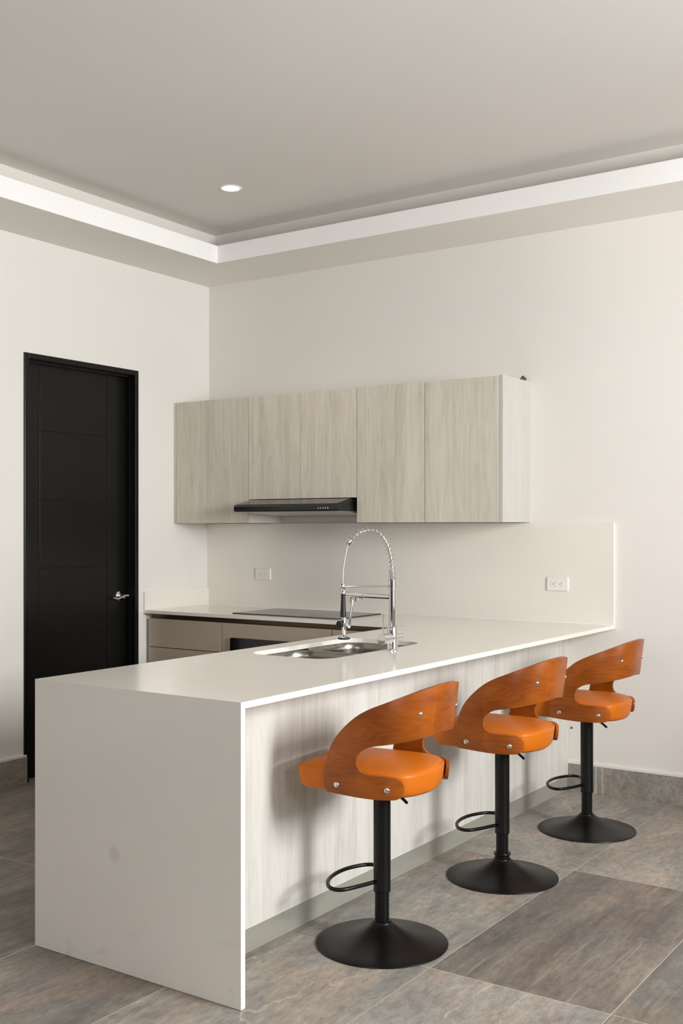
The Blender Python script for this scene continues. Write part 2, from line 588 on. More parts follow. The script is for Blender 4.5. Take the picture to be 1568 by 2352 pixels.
def slab_with_hole(outer, holes, z0, z1):
    cu = bpy.data.curves.new('tmp', 'CURVE')
    cu.dimensions, cu.fill_mode = '2D', 'BOTH'
    cu.extrude = (z1 - z0) / 2
    for poly in [outer] + holes:
        s = cu.splines.new('POLY')
        s.points.add(len(poly) - 1)
        for p, q in zip(s.points, poly):
            p.co = (q[0], q[1], 0, 1)
        s.use_cyclic_u = True
    t = bpy.data.objects.new('tmp', cu)
    me = t.to_mesh()
    bm = bmesh.new()
    bm.from_mesh(me)
    t.to_mesh_clear()
    bpy.data.objects.remove(t)
    bpy.data.curves.remove(cu)
    bmesh.ops.remove_doubles(bm, verts=bm.verts[:], dist=1e-5)
    bmesh.ops.translate(bm, verts=bm.verts[:], vec=(0, 0, (z0 + z1) / 2))
    for f in bm.faces:
        f.smooth = False
    return bm


# ------------------------------------------------------------------ the room
ZS, ZL, ZC = 3.0244, 3.1305, 3.2438       # soffit, top of lip, tray ceiling
AX, BY, ST = .4798, .4747, .142           # lip offset and cove depth
struct(obj('floor', boxes((-.4, RX + .2, FY - .2, .2, -.12, 0)), M['floor']))
# left wall with the door opening
D0, D1, DZ = -1.520, -.700, 2.352         # clear opening inside the frame
O0, O1, OZ = -1.5505, -.6695, 2.3833
struct(obj('wall_left', boxes((-.2, 0, FY, D0 - .015, 0, 3.4), (-.2, 0, D1 + .015, .2, 0, 3.4), (-.2, 0, D0 - .015, D1 + .015, DZ + .015, 3.4)), M['paint_left']))
struct(obj('wall_back', boxes((0, RX + .2, 0, .2, 0, 3.4)), M['paint_back']))
struct(obj('wall_front', boxes((-.2, W3[0], FY - .2, FY, 0, 3.4), (W3[1], RX + .2, FY - .2, FY, 0, 3.4), (W3[0], W3[1], FY - .2, FY, 0, W3[2]), (W3[0], W3[1], FY - .2, FY, W3[3], 3.4)), M['paint_front']))
a0, a1, a2, a3 = W1
c0, c1_, c2_, c3 = W2
struct(obj('wall_right', boxes((RX, RX + .2, a1, 0, 0, 3.4), (RX, RX + .2, a0, a1, 0, a2), (RX, RX + .2, a0, a1, a3, 3.4),
                               (RX, RX + .2, c1_, a0, 0, 3.4), (RX, RX + .2, c0, c1_, 0, c2_), (RX, RX + .2, c0, c1_, c3, 3.4),
                               (RX, RX + .2, FY, c0, 0, 3.4)), M['paint_back']))
struct(obj('ceiling', boxes((-.2, RX + .2, FY - .2, .2, ZC, ZC + .16)), M['ceiling']))
# dropped soffit with the cove lip, all round the tray
x0, x1, y0, y1 = AX, RX - AX, FY + BY, -BY
bm = bmesh.new()
X0, X1, Y0, Y1 = 0, RX, FY, 0
for (ox0, ox1, oy0, oy1) in ((X0, X1, y1, Y1), (X0, X1, Y0, y0), (X0, x0, y0, y1), (x1, X1, y0, y1)):
    box(bm, ox0, ox1, oy0, oy1, ZS, ZS + .012)
struct(obj('trim_1', bm, M['soffit']), 'flat dropped soffit running round the ceiling above the walls', 'soffit')
bm = bmesh.new()
t = ST
e = .0004
for q in ((x0 - t, x1 + t, y1 - e, y1 + t, ZS + .001, ZL), (x0 - t, x1 + t, y0 - t, y0 + e, ZS + .001, ZL), (x0 - t, x0 + e, y0, y1, ZS + .001, ZL), (x1 - e, x1 + t, y0, y1, ZS + .001, ZL)):
    box(bm, *q)
struct(obj('trim_2', bm, M['lip']), 'bright white cornice lip edging the recessed ceiling', 'cornice')
bm = bmesh.new()
for q in ((x0 - t - .1, x1 + t + .1, y1 + t, y1 + t + .1, ZS + .012, ZC + .01), (x0 - t - .1, x1 + t + .1, y0 - t - .1, y0 - t, ZS + .012, ZC + .01),
          (x0 - t - .1, x0 - t, y0 - t, y1 + t, ZS + .012, ZC + .01), (x1 + t, x1 + t + .1, y0 - t, y1 + t, ZS + .012, ZC + .01)):
    box(bm, *q)
struct(obj('trim_3', bm, M['ceiling']), 'narrow upright band between cornice lip and recessed ceiling', 'trim')

# skirting boards of the floor stone
bm = boxes((2.5512, RX, -.011, 0, 0, .1451))
struct(obj('baseboard_back', bm, M['skirt']))
bm = boxes((0, .0145, FY, O0 + .014, 0, .1451))
struct(obj('baseboard_left', bm, M['skirt']))
struct(obj('baseboard_right', boxes((RX - .011, RX, a1, -.011, 0, .1451), (RX - .011, RX, FY, a0, 0, .1451)), M['skirt']))
# thin plaster fillet and joint of the skirting
struct(obj('trim_4', boxes((2.5512, RX, -.012, 0, .1452, .157)), M['paint_back']), 'painted plaster edge capping the grey skirting', 'trim')
struct(obj('trim_5', boxes((0, .0150, FY, O0 + .010, .1452, .157)), M['paint_left']), 'painted plaster edge capping the skirting left of the door', 'trim')

# black door
door = struct(thing('door_1', 'black panelled door with grooved leaf in the left wall', 'door', (0, (D0 + D1) / 2, 0)))
cy_ = (D0 + D1) / 2


def dy(v):
    return v - cy_


bm = boxes((-.012, .010, dy(O0), dy(D0), 0, OZ), (-.012, .010, dy(D1), dy(O1), 0, OZ), (-.012, .010, dy(D0), dy(D1), DZ, OZ))
fr_ = bevel(obj('door_frame', bm, M['door_frame'], door), .003, 2)
J = .066
bm = boxes((-.17, -.012, dy(D0) - .01, dy(D0), 0, DZ + .01), (-.17, -.012, dy(D1), dy(D1) + .01, 0, DZ + .01), (-.17, -.012, dy(D0), dy(D1), DZ, DZ + .01),
           (-J - .055, -.028, dy(D0), dy(D0) + .011, 0, DZ), (-J - .055, -.028, dy(D1) - .011, dy(D1), 0, DZ), (-J - .055, -.028, dy(D0), dy(D1), DZ - .011, DZ))
obj('door_jamb', bm, M['door_frame'], door)
# leaf with real grooves: stiles and five boards set between fine gaps
LX = -J
ly0, ly1 = D0 + .012, D1 - .012
g0, g1_ = -1.384, -.859
zs = [.001, .392, .787, 1.180, 1.571, 1.963, DZ - .012]
gap = .0022
bm = bmesh.new()
box(bm, LX - .04, LX - .005, dy(ly0), dy(ly1), .001, DZ - .012)
box(bm, LX - .006, LX, dy(ly0), dy(g0 - gap), .001, DZ - .012)
box(bm, LX - .006, LX, dy(g1_ + gap), dy(ly1), .001, DZ - .012)
for i in range(6):
    box(bm, LX - .006, LX, dy(g0 + gap), dy(g1_ - gap), zs[i] + (gap + .001 if i else 0), zs[i + 1] - (gap + .001 if i < 5 else 0))
bevel(obj('door_leaf', bm, M['door_black'], door), .0012, 2)
# lever handle
hy, hz = dy(-.762), .992
bm = bmesh.new()
lathe(bm, [(0, .0), (.033, .0), (.033, .003), (.029, .009), (.016, .0125), (.0105, .016), (.0105, .040), (0.0115, .044), (0, .046)], 40, frame_to((LX, hy, hz), (1, 0, 0)))
h1 = obj('door_handle', bm, M['chrome'], door, 50)
bm = bmesh.new()
P = catmull([(LX + .045, hy + .030, hz + .004), (LX + .046, hy + .012, hz + .004), (LX + .047, hy - .012, hz + .000), (LX + .046, hy - .040, hz - .010), (LX + .044, hy - .066, hz - .012), (LX + .041, hy - .088, hz - .004)], 6)
tube(bm, P, [.0095 - .0045 * (i / (len(P) - 1)) for i in range(len(P))], 14)
obj('lever', bm, M['chrome'], h1, 60)

# windows in the right wall (behind and beside the camera)
for k, (y0w, y1w, z0w, z1w) in enumerate((W1, W2)):
    w = struct(thing('window_%d' % (k + 1), ('wide sliding window in the right wall', 'smaller high window in the right wall nearer the camera')[k], 'window', (RX, (y0w + y1w) / 2, z0w)))
    hy_, H = (y1w - y0w) / 2, z1w - z0w
    bm = boxes((.02, .10, -hy_, -hy_ + .05, 0, H), (.02, .10, hy_ - .05, hy_, 0, H), (.02, .10, -hy_, hy_, 0, .05), (.02, .10, -hy_, hy_, H - .05, H), (.02, .10, -.03, .03, 0, H))
    obj('window_frame', bm, M['door_frame'], w)
    obj('pane', boxes((.055, .061, -hy_ + .05, -.03, .05, H - .05)), M['glass'], w)
    obj('pane', boxes((.055, .061, .03, hy_ - .05, .05, H - .05)), M['glass'], w)

w = struct(thing('window_3', 'added unseen window behind the camera, giving fill light', 'window', ((W3[0] + W3[1]) / 2, FY, W3[2])))  # unseen opening added for the rear fill light
hx_, H = (W3[1] - W3[0]) / 2, W3[3] - W3[2]
obj('window_frame', boxes((-hx_, -hx_ + .05, -.1, -.02, 0, H), (hx_ - .05, hx_, -.1, -.02, 0, H), (-hx_, hx_, -.1, -.02, 0, .05), (-hx_, hx_, -.1, -.02, H - .05, H), (-.03, .03, -.1, -.02, 0, H)), M['door_frame'], w)
obj('pane', boxes((-hx_ + .05, -.03, -.061, -.055, .05, H - .05)), M['glass'], w)
obj('pane', boxes((.03, hx_ - .05, -.061, -.055, .05, H - .05)), M['glass'], w)

# unseen reddish door, added behind the camera to darken the chrome reflections
d2 = struct(thing('added_door_2', 'added reddish brown door behind the camera, unseen, for the chrome reflections', 'door', (1.9, FY, 0)))
M['redwood'] = simple('added_red_brown_door', srgb(96, 36, 24), .4, 0, .1, 6)
bevel(obj('door_leaf', boxes((-1.15, 1.15, 0, .03, .0, 2.5)), M['redwood'], d2), .002)

# recessed downlights in the tray
first = None
LSPOT = [(1.043, -1.022), (2.9, -3.4), (4.55, -1.022), (2.9, -5.6), (4.6, -3.4), (1.043, -5.8)]
LLAB = ['small lit round downlight in the recessed ceiling above the range hood',
        'lit round ceiling downlight above the waterfall end of the peninsula', 'lit round ceiling downlight near the right wall by the kitchen',
        'lit round ceiling downlight over the middle of the room', 'lit round ceiling downlight beside the wide window', 'lit round ceiling downlight at the far left of the room']
for i, (lx, ly) in enumerate(LSPOT):
    t_ = thing('ceiling_downlight', LLAB[i], 'downlight', (lx, ly, ZC), 0, 'recessed ceiling downlights')
    if first is None:
        bm = bmesh.new()
        lathe(bm, [(.047, -.001), (.049, -.004), (.058, -.0035), (.061, 0), (.047, 0), (.047, -.001)], 48, cap=False)
        tr_ = obj('trim_ring', bm, M['lip'], t_, 60)
        bm = bmesh.new()
        lathe(bm, [(0, -.0018), (.047, -.0018)], 48, cap=False)
        ld = obj('light_disc', bm, M['led'], t_)
        first = (tr_, ld)
    else:
        for q in first:
            c = q.copy()
            COL.objects.link(c)
            c.parent = t_
    sd = bpy.data.lights.new('downlight_beam', 'SPOT')
    sd.energy, sd.spot_size, sd.spot_blend, sd.shadow_soft_size, sd.color = 17, math.radians(110), .8, .05, (1, .95, .88)
    so = bpy.data.objects.new('downlight_beam', sd)
    so.location = (lx, ly, ZC - .02)
    COL.objects.link(so)

# ------------------------------------------------------------------ worktop and splashbacks
TT, TB = .900, .8805
XS, XA, YA, DD, XP = 2.8087, 1.914, -3.0891, .622, 2.5512
sink_x, sink_y = (2.018, 2.418), (-2.100, -1.330)
outer = [(0.0005, -.0005), (0.0005, -DD), (XA, -DD), (XA, YA), (XS, YA), (XS, -.0005)]
hole = rrect(sink_x[0], sink_x[1], sink_y[0], sink_y[1], .085, 10)
wt = thing('worktop', 'continuous white quartz worktop, L-shaped with a waterfall end down to the floor', 'worktop', (XA, YA, 0))


def rel(bm, o):
    bmesh.ops.translate(bm, verts=bm.verts[:], vec=-Vector(o.location))
    return bm


obj('top_slab', rel(slab_with_hole(outer, [hole], TB, TT), wt), M['quartz'], wt, 30)
o = obj('waterfall_panel', boxes((0, XS - XA, 0, .0195, .0015, TB)), M['quartz'], wt)
o.data.transform(Matrix.Identity(4))
# (object coordinates of the end slab are world metres minus the worktop origin)

o = obj('backsplash', boxes((.0005, XS, -.0195, -.0005, TT + .0002, 1.4396)), M['quartz'])
bm = bmesh.new()
prism(bm, [(-.0195, TT + .0002), (-.0225, TT + .0002), (-.0205, TT + .0022), (-.0195, TT + .0032)], 0, .016, XS)
obj('silicone_bead', bm, M['lip'], o)
tag(o, 'tall white quartz backsplash slab on the back wall above the worktop', 'backsplash')
o = obj('side_splash', boxes((.0005, .0150, -DD, -.0198, TT + .0002, 1.0161)), M['quartz'])
tag(o, 'low white quartz upstand against the left wall beside the door', 'upstand')

# sockets on the backsplash
def socket(cx, cz, label):
    t_ = thing('wall_socket', label, 'socket', (cx, -.0195, cz), 0, 'double sockets on the backsplash')
    bm = bmesh.new()
    w_, h_ = .0625, .0375
    loft(bm, [[(x, -.0, z) for x, z in rrect(-w_, w_, -h_, h_, .003, 3)], [(x, -.004, z) for x, z in rrect(-w_, w_, -h_, h_, .003, 3)],
              [(x, -.0085, z) for x, z in rrect(-w_ + .004, w_ - .004, -h_ + .002, h_ - .002, .003, 3)]], True, True)
    obj('cover_plate', bm, M['plastic'], t_, 30)
    ins = bevel(obj('socket_insert', boxes((-.036, .036, -.0095, -.008, -.020, .020)), M['plastic'], t_), .0006, 1)
    for s in (-.020, .020):
        bm = bmesh.new()
        rod(bm, (s - .0065, -.0094, 0), (s - .0065, -.0099, 0), .0024, 12)
        obj('earth_hole', bm, M['slot'], ins)
        obj('socket_slot', boxes((s + .001, s + .0085, -.0099, -.0094, .0058, .0078)), M['slot'], ins)
        obj('socket_slot', boxes((s + .001, s + .0085, -.0099, -.0094, -.0085, -.0065)), M['slot'], ins)


socket(.478, 1.1145, 'white double socket on the backsplash, left of the faucet')
socket(2.497, 1.108, 'white double socket on the backsplash near its right end')

# ------------------------------------------------------------------ base cabinets
FYF = -.600
KZ = .08


def base_cabinet(x0_, x1_, label, drawers=None, body_top=.85):
    t_ = thing('base_cabinet', label, 'cabinet', (x0_, 0, 0), 0, 'taupe base cabinets under the back worktop')
    w_ = x1_ - x0_
    obj('cabinet_body', boxes((.001, w_ - .001, -.56, -.003, KZ, TB - .001)), M['white_lam'], t_)
    obj('toe_kick', boxes((.001, w_ - .001, -.55, -.53, .0005, KZ - .0005)), M['kick'], t_)
    obj('grip_channel', boxes((.001, w_ - .001, -.563, -.5605, .81, TB - .0012)), M['gola'], t_)
    return t_


c = base_cabinet(.021, .620, 'taupe drawer cabinet beside the left wall, two stacked drawer fronts showing')
for z0_, z1_ in ((.6745, .849), (.378, .670), (.084, .374)):
    bevel(obj('drawer', boxes((.003, .597, FYF - .019 + .019, FYF + .019, z0_, z1_)), M['taupe'], c), .001, 1)
c = base_cabinet(.622, 1.412, 'taupe oven housing cabinet below the black cooktop')
bm = boxes((.002, .788, FYF, FYF + .019, .766, .849), (.002, .076, FYF, FYF + .019, .17, .766), (.714, .788, FYF, FYF + .019, .17, .766), (.002, .788, FYF, FYF + .019, .084, .17))
obj('front_surround', bm, M['taupe'], c)
c = base_cabinet(1.414, 1.912, 'taupe corner cabinet between oven cabinet and peninsula')
bevel(obj('cabinet_door', boxes((.002, .490, FYF, FYF + .019, .084, .849)), M['taupe'], c), .001, 1)
o = obj('filler_strip', boxes((0.001, .0195, -.578, -.56, KZ, .838)), M['taupe'])
tag(o, 'narrow taupe filler strip between left wall and drawer cabinet', 'filler strip')
# oven
ov = thing('built_in_oven', 'black glass built-in oven in the taupe base cabinets', 'oven', (.699, FYF, .171))
obj('oven_body', boxes((.001, .635, .001, .038, 0, .594)), M['hood'], ov)
bevel(obj('oven_door', boxes((.001, .635, -.020, .001, 0.002, .47)), M['oven'], ov), .002)
bevel(obj('control_panel', boxes((.001, .635, -.020, .001, .474, .594)), M['oven'], ov), .002)

# cooktop
ct = thing('cooktop', 'flat black ceramic glass cooktop set on the back worktop below the hood', 'cooktop', (.645, -.535, TT))
bm = bmesh.new()
loft(bm, [[(x, y, z) for x, y in rrect(0 + i_, .765 - i_, 0 + i_, .455 - i_, .006, 4)] for i_, z in ((0, .0002), (0, .0045), (.0015, .006))])
obj('glass_plate', bm, M['cooktop'], ct)
M['ringmark'] = simple('grey_zone_print', srgb(66, 68, 68), .3)
for (zx, zy, zr) in ((.19, .13, .09), (.19, .33, .075), (.575, .13, .075), (.575, .33, .09)):
    bm = bmesh.new()
    lathe(bm, [(zr, 0), (zr + .0015, 0)], 48, Matrix.Translation((zx, zy, .0063)), cap=False)
    obj('cooking_zone', bm, M['ringmark'], ct)

# peninsula cabinet
pc = thing('peninsula_cabinet', 'whitewashed wood cabinet under the peninsula, its back panel facing the stools', 'cabinet', (XP, YA, 0))
PY0, PY1 = .0200, -YA - .0015
obj('cabinet_body', boxes((1.975 - XP, -.020, PY0, PY1, KZ, TB - .215)), M['white_lam'], pc)
obj('cabinet_body', boxes((-.06, -.020, PY0, PY1, TB - .215, TB - .001)), M['white_lam'], pc)
bevel(obj('back_panel', boxes((-.019, 0, PY0, PY1 - .0, KZ, TB - .0008)), M['oak_white'], pc), .0008, 1)
obj('toe_kick', boxes((-.019, -.0015, PY0, PY1, .0006, KZ - .001)), M['kick'], pc)
for k in range(4):
    w_ = (3.067 - .66) / 4
    bevel(obj('cabinet_door', boxes((1.956 - XP, 1.974 - XP, PY0 + k * w_ + .002, PY0 + (k + 1) * w_ - .002, KZ + .004, .849)), M['taupe'], pc), .001, 1)
obj('plinth_strip', boxes((2.01 - XP, 2.03 - XP, PY0, PY1 - .66, .0006, KZ - .001)), M['kick'], pc)

# ------------------------------------------------------------------ wall cabinets
ZU1, ZU0, DU = 2.215, 1.4423, .3443
HZ = 1.5856


def wall_cabinet(x0_, x1_, z0_, label, doors, ztop=0., side='white_lam', skin=True):
    t_ = thing('wall_cabinet', label, 'cabinet', (x0_, 0, z0_), 0, 'grey oak wall cabinets on the back wall')
    w_, h_ = x1_ - x0_, ZU1 - z0_
    obj('cabinet_body', boxes((.0005, w_ - .0005, -DU + .020, -.0015, .0, h_ - .001)), M[side], t_)
    return t_, w_, h_


gp = .0016
c, w_, h_ = wall_cabinet(.0005, .6124, ZU0, 'leftmost grey oak wall cabinet, its door rising just above its neighbour', 1)
bevel(obj('cabinet_door', boxes((.021, w_ - gp, -DU, -DU + .018, 0, h_)), M['oak'], c), .0008, 1)
obj('filler_strip', boxes((.001, .018, -DU + .001, -DU + .018, 0, h_)), M['oak'], c)
c, w_, h_ = wall_cabinet(.6134, 1.4084, HZ, 'short grey oak double-door wall cabinet directly above the range hood', 2)
mid = 1.0118 - .6134
bevel(obj('cabinet_door', boxes((gp, mid - gp, -DU, -DU + .018, 0, h_ - .004)), M['oak'], c), .0008, 1)
bevel(obj('cabinet_door', boxes((mid + gp, w_ - gp, -DU, -DU + .018, 0, h_ - .002)), M['oak'], c), .0008, 1)
c, w_, h_ = wall_cabinet(1.4094, 1.8548, ZU0, 'grey oak wall cabinet immediately right of the range hood', 1)
bevel(obj('cabinet_door', boxes((gp, w_ - gp, -DU, -DU + .018, 0, h_)), M['oak'], c), .0008, 1)
c, w_, h_ = wall_cabinet(1.8553, 2.3250, ZU0, 'rightmost grey oak wall cabinet with a pale side facing the room', 1)
bevel(obj('cabinet_door', boxes((gp, w_ - .0205, -DU, -DU + .018, 0, h_ - .003)), M['oak'], c), .0008, 1)
obj('side_panel', boxes((w_ - .018, w_ + .001, -DU, -.001, -.0005, h_ + .001)), M['oak_pale'], c)
bm = bmesh.new()
prism(bm, [(-.098, h_ + .001), (-.060, h_ + .001), (-.050, h_ + .006), (-.030, h_ + .006), (-.030, h_ + .022), (-.046, h_ + .020), (-.062, h_ + .028), (-.074, h_ + .018)], 0, w_ - .020, w_ - .008)
obj('mounting_bracket', bm, M['gola'], c)['label'] = 'dark bracket end poking above the side'

# ------------------------------------------------------------------ range hood
hd = thing('range_hood', 'slim black range hood with push buttons below the wall cabinets', 'range hood', (.640, 0, 1.485))
HW = .750
prof = [(-.001, .022), (-.505, .022), (-.512, .030), (-.512, .052), (-.503, .062), (-.365, .0935), (-.001, .0935)]
bm = bmesh.new()
prism(bm, prof, 0, 0, HW)
obj('hood_body', bm, M['hood'], hd, 30)
bm = bmesh.new()
prism(bm, [(-.500, .0635), (-.366, .0945), (-.366, .0955), (-.501, .0645)], 0, .012, HW - .012)
obj('top_cover', bm, M['hood_top'], hd)
bm = bmesh.new()
prism(bm, [(-.495, .0215), (-.03, .0215), (-.03, .000), (-.10, .000)], 0, .015, HW - .015)
u_ = obj('grease_filter', bm, M['filter'], hd)
bm = bmesh.new()
prism(bm, [(-.030, .0215), (-.003, .0215), (-.003, .002), (-.030, -.001)], 0, .004, HW - .004)
obj('rear_rail', bm, M['hood'], hd)
for k in range(5):
    bm = bmesh.new()
    x_ = 1.262 - .640 + k * .0162
    rod(bm, (x_, -.512, .038), (x_, -.5155, .038), .0042, 16, ch=.001)
    obj('push_button', bm, M['nickel'], hd, 40)
# faint maker's mark: a bar and a thin line on the sloping cover
bm = bmesh.new()
for xa, xb in ((.600, .606), (.608, .630)):
    vs = [bm.verts.new((xa, -.478, .0702)), bm.verts.new((xb, -.478, .0702)), bm.verts.new((xb, -.470, .0721)), bm.verts.new((xa, -.470, .0721))]
    bm.faces.new(vs)
M['mark'] = simple('grey_print', srgb(120, 118, 112), .5)
obj('maker_mark', bm, M['mark'], hd)

# ------------------------------------------------------------------ sink
sk = thing('undermount_sink', 'brushed stainless double-bowl sink set under the white peninsula top', 'sink', (2.218, -1.715, TB))
for (ya, yb) in ((-2.098, -1.728), (-1.702, -1.332)):
    ya, yb = ya + 1.715, yb + 1.715
    xa, xb = 2.020 - 2.218, 2.416 - 2.218
    bm = bmesh.new()
    R_ = []
    for inset, z, r in ((-.012, -.0015, .10), (.0, -.0015, .085), (.002, -.004, .083), (.004, -.03, .08), (.008, -.15, .075), (.014, -.172, .07), (.03, -.186, .055), (.06, -.190, .04)):
        R_.append([(x, y, z) for x, y in rrect(xa + inset, xb - inset, ya + inset, yb - inset, (r,) * 4, 10)])
    loft(bm, R_, False, True)
    bw = obj('bowl', bm, M['steel'], sk, 50)
    so_ = bw.modifiers.new('thick', 'SOLIDIFY')
    so_.thickness = .0008
    so_.offset = 0
    bm = bmesh.new()
    lathe(bm, [(0, -.188), (.025, -.188), (.038, -.187), (.042, -.1885)], 32, Matrix.Translation(((xa + xb) / 2, (ya + yb) / 2, 0)), cap=False)
    obj('drain', bm, M['chrome'], bw, 40)
bm = bmesh.new()
loft(bm, [[(x, y, z) for x, y in rrect(-.16, .16, -.0135, .0135, .004, 3)] for z in (-.0075, -.0045)])
obj('divider', bm, M['steel'], sk)

# ------------------------------------------------------------------ faucet
FB = Vector((2.4655, -1.6815, TT))
fa = thing('spring_faucet', 'tall chrome spring-arch faucet with pull-down sprayer beside the sink', 'faucet', FB)
D1v = Vector((-.7218, -.6921, 0))      # towards the docked sprayer
D2v = Vector((-.985, .171, 0))         # towards the spout end
KV = Vector((-.084, -.996, 0))         # handle axis


def P1(r, z):
    return D1v * r + Vector((0, 0, z))


bm = bmesh.new()
lathe(bm, [(.0, .0), (.0265, .0), (.0265, .003), (.0235, .0055), (.0220, .008), (.0220, .094), (.0205, .0985), (.0145, .0990)], 48, cap=False)
obj('faucet_body', bm, M['chrome'], fa, 40)
bm = bmesh.new()
lathe(bm, [(.0145, .098), (.0145, .2025), (.0139, .2030), (.0139, .2045), (.0145, .205), (.0145, .256), (.0165, .2575), (.0165, .2850), (.0158, .2855), (.0158, .287), (.0165, .2875), (.0165, .297), (.010, .2975)], 40, cap=False)
obj('column', bm, M['chrome'], fa, 40)
arch = catmull([P1(0, .297), P1(0.001, .335), P1(.004, .3734), P1(.010, .4013), P1(.017, .4293), P1(.0275, .4522), P1(.0413, .4735), P1(.0580, .4890), P1(.0775, .4975), P1(.1000, .500),
                P1(.1214, .4970), P1(.142, .4885), P1(.160, .4755), P1(.1775, .4585), P1(.1875, .4400), P1(.1946, .4096), P1(.2030, .3617), P1(.2080, .3239), P1(.2095, .2810)], 8)
bm = bmesh.new()
tube(bm, arch, .0050, 12)
obj('hose', bm, M['nickel'], fa, 60)
# the wire spring: tight at the foot, open over the arch
arc = [0.]
for p, q in zip(arch, arch[1:]):
    arc.append(arc[-1] + (q - p).length)


def at(sv):
    for i in range(len(arch) - 1):
        if arc[i + 1] >= sv:
            t_ = (sv - arc[i]) / (arc[i + 1] - arc[i])
            return arch[i].lerp(arch[i + 1], t_), (arch[i + 1] - arch[i]).normalized()
    return arch[-1], (arch[-1] - arch[-2]).normalized()


send = arc[13 * 8]
side = D1v.cross(Vector((0, 0, 1)))
pts, ph, sv = [], 0., .002
while sv < send:
    p, tg = at(sv)
    nn = side.cross(tg).normalized()
    rad = .0135 if sv < .038 else .0125
    pts.append(p + nn * rad * math.cos(ph) + side * rad * math.sin(ph))
    pitch = .0046 if sv < .036 else .0178
    ph += 2 * math.pi / 18
    sv += pitch / 18
bm = bmesh.new()
tube(bm, pts, .0018, 7)
obj('coil_spring', bm, M['chrome'], fa, 70)
p, tg = at(send)
bm = bmesh.new()
lathe(bm, [(.006, -.001), (.0130, -.001), (.0135, .001), (.0135, .014), (.0115, .016), (.0115, .019), (.006, .0195)], 32, frame_to(p, tg), cap=False)
obj('spring_collar', bm, M['chrome'], fa, 40)
# docking arm and clip
bm = bmesh.new()
rod(bm, P1(.010, .2680), P1(.200, .2686), .0042, 16)
rod(bm, P1(.0, .268), P1(.022, .268), .0062, 20, ch=.001)
obj('docking_arm', bm, M['chrome'], fa, 40)
bm = bmesh.new()
lathe(bm, [(.009, .2545), (.0125, .2545), (.0133, .256), (.0133, .2785), (.0125, .280), (.006, .2805)], 32, Matrix.Translation(D1v * .210), cap=False)
obj('docking_clip', bm, M['chrome'], fa, 40)
# sprayer
sx = D1v * .2075
bm = bmesh.new()
lathe(bm, [(.0075, .262), (.0075, .250), (.0092, .246), (.0092, .239), (.006, .238)], 28, Matrix.Translation(sx), cap=False)
obj('swivel_nut', bm, M['chrome'], fa, 40)
bm = bmesh.new()
lathe(bm, [(.0115, .142), (.0105, .139), (.0100, .105), (.0092, .075), (.0085, .068), (.012, .0640), (.0225, .0605), (.0225, .058), (0, .0575)], 32, Matrix.Translation(sx - D1v * .003), cap=False)
obj('spray_head', bm, M['chrome'], fa, 40)
bm = bmesh.new()
for i in range(1):
    lathe(bm, [(.006, .2395), (.0090, .2392), (.0094, .225), (.0092, .215), (.0101, .205), (.0099, .196), (.0109, .187), (.0107, .178), (.0118, .168), (.0124, .150), (.0122, .143), (.008, .1415)], 28, Matrix.Translation(sx), cap=False)
obj('spray_grip', bm, M['rubber'], fa, 60)['label'] = 'black ribbed rubber grip'
bm = bmesh.new()
lathe(bm, [(.018, .0580), (.0245, .0572), (.0260, .0545), (.0245, .0510), (.018, .0500), (0, .0505)], 36, Matrix.Translation(sx - D1v * .003), cap=False)
obj('nozzle_ring', bm, M['rubber'], fa, 60)
kd = (D1v * .55 + Vector((.5, -.85, 0)).normalized() * .6).normalized()
kp = sx + Vector((0, 0, .1135))
bm = bmesh.new()
rod(bm, kp, kp + kd * .018, .0075, 24)
obj('spray_neck', bm, M['chrome'], fa, 40)
bm = bmesh.new()
lathe(bm, [(.0, .016), (.0145, .016), (.0148, .018), (.0148, .0275), (.0135, .0290), (.0100, .0290), (.0098, .0275), (0, .0275)], 32, frame_to(kp, kd), cap=False)
obj('spray_knob', bm, M['rubber'], fa, 40)
# trigger of the sprayer
Pt = catmull([P1(.204, .122), P1(.192, .108), P1(.184, .0975), P1(.180, .110), P1(.1765, .1469), P1(.1715, .178), P1(.1690, .200), P1(.1705, .2120)], 6)
bm = bmesh.new()
tube(bm, Pt, [.0035 + .002 * math.sin(math.pi * i / (len(Pt) - 1)) for i in range(len(Pt))], 12)
obj('trigger', bm, M['chrome'], fa, 60)
# swing spout


def P2(r, z):
    return D2v * r + Vector((0, 0, z))


bm = bmesh.new()
rod(bm, P2(.012, .2225), P2(.160, .2225), .0098, 28)
rod(bm, P2(.158, .2225), P2(.262, .2225), .0117, 32, ch=.001)
rod(bm, P2(.207, .214), P2(.207, .1965), .0085, 24, ch=.0008)
rod(bm, P2(.238, .214), P2(.238, .1900), .0055, 20, ch=.0008)
rod(bm, P2(.171, .214), P2(.171, .2045), .0060, 20, ch=.0008)
obj('spout', bm, M['chrome'], fa, 40)
# mixer handle across the body
zc = .0525
bm = bmesh.new()
o_ = Vector((0, 0, zc))
rod(bm, o_ - KV * .012, o_ + KV * .046, .0205, 40, ch=.0006)
rod(bm, o_ + KV * .0468, o_ + KV * .0760, .0228, 40, ch=.0008)
rod(bm, o_ - KV * .012, o_ - KV * .052, .0148, 32, ch=.0006)
rod(bm, o_ - KV * .053, o_ - KV * .070, .0138, 32, ch=.0006)
kn = obj('valve_knob', bm, M['chrome'], fa, 40)
q = o_ + KV * .066
bm = bmesh.new()
lathe(bm, [(.0028, .018), (.0030, .085), (.0040, .101), (.0044, .1035), (.003, .1045), (0, .1046)], 16, Matrix.Translation(q), cap=False)
obj('lever', bm, M['chrome'], kn, 40)

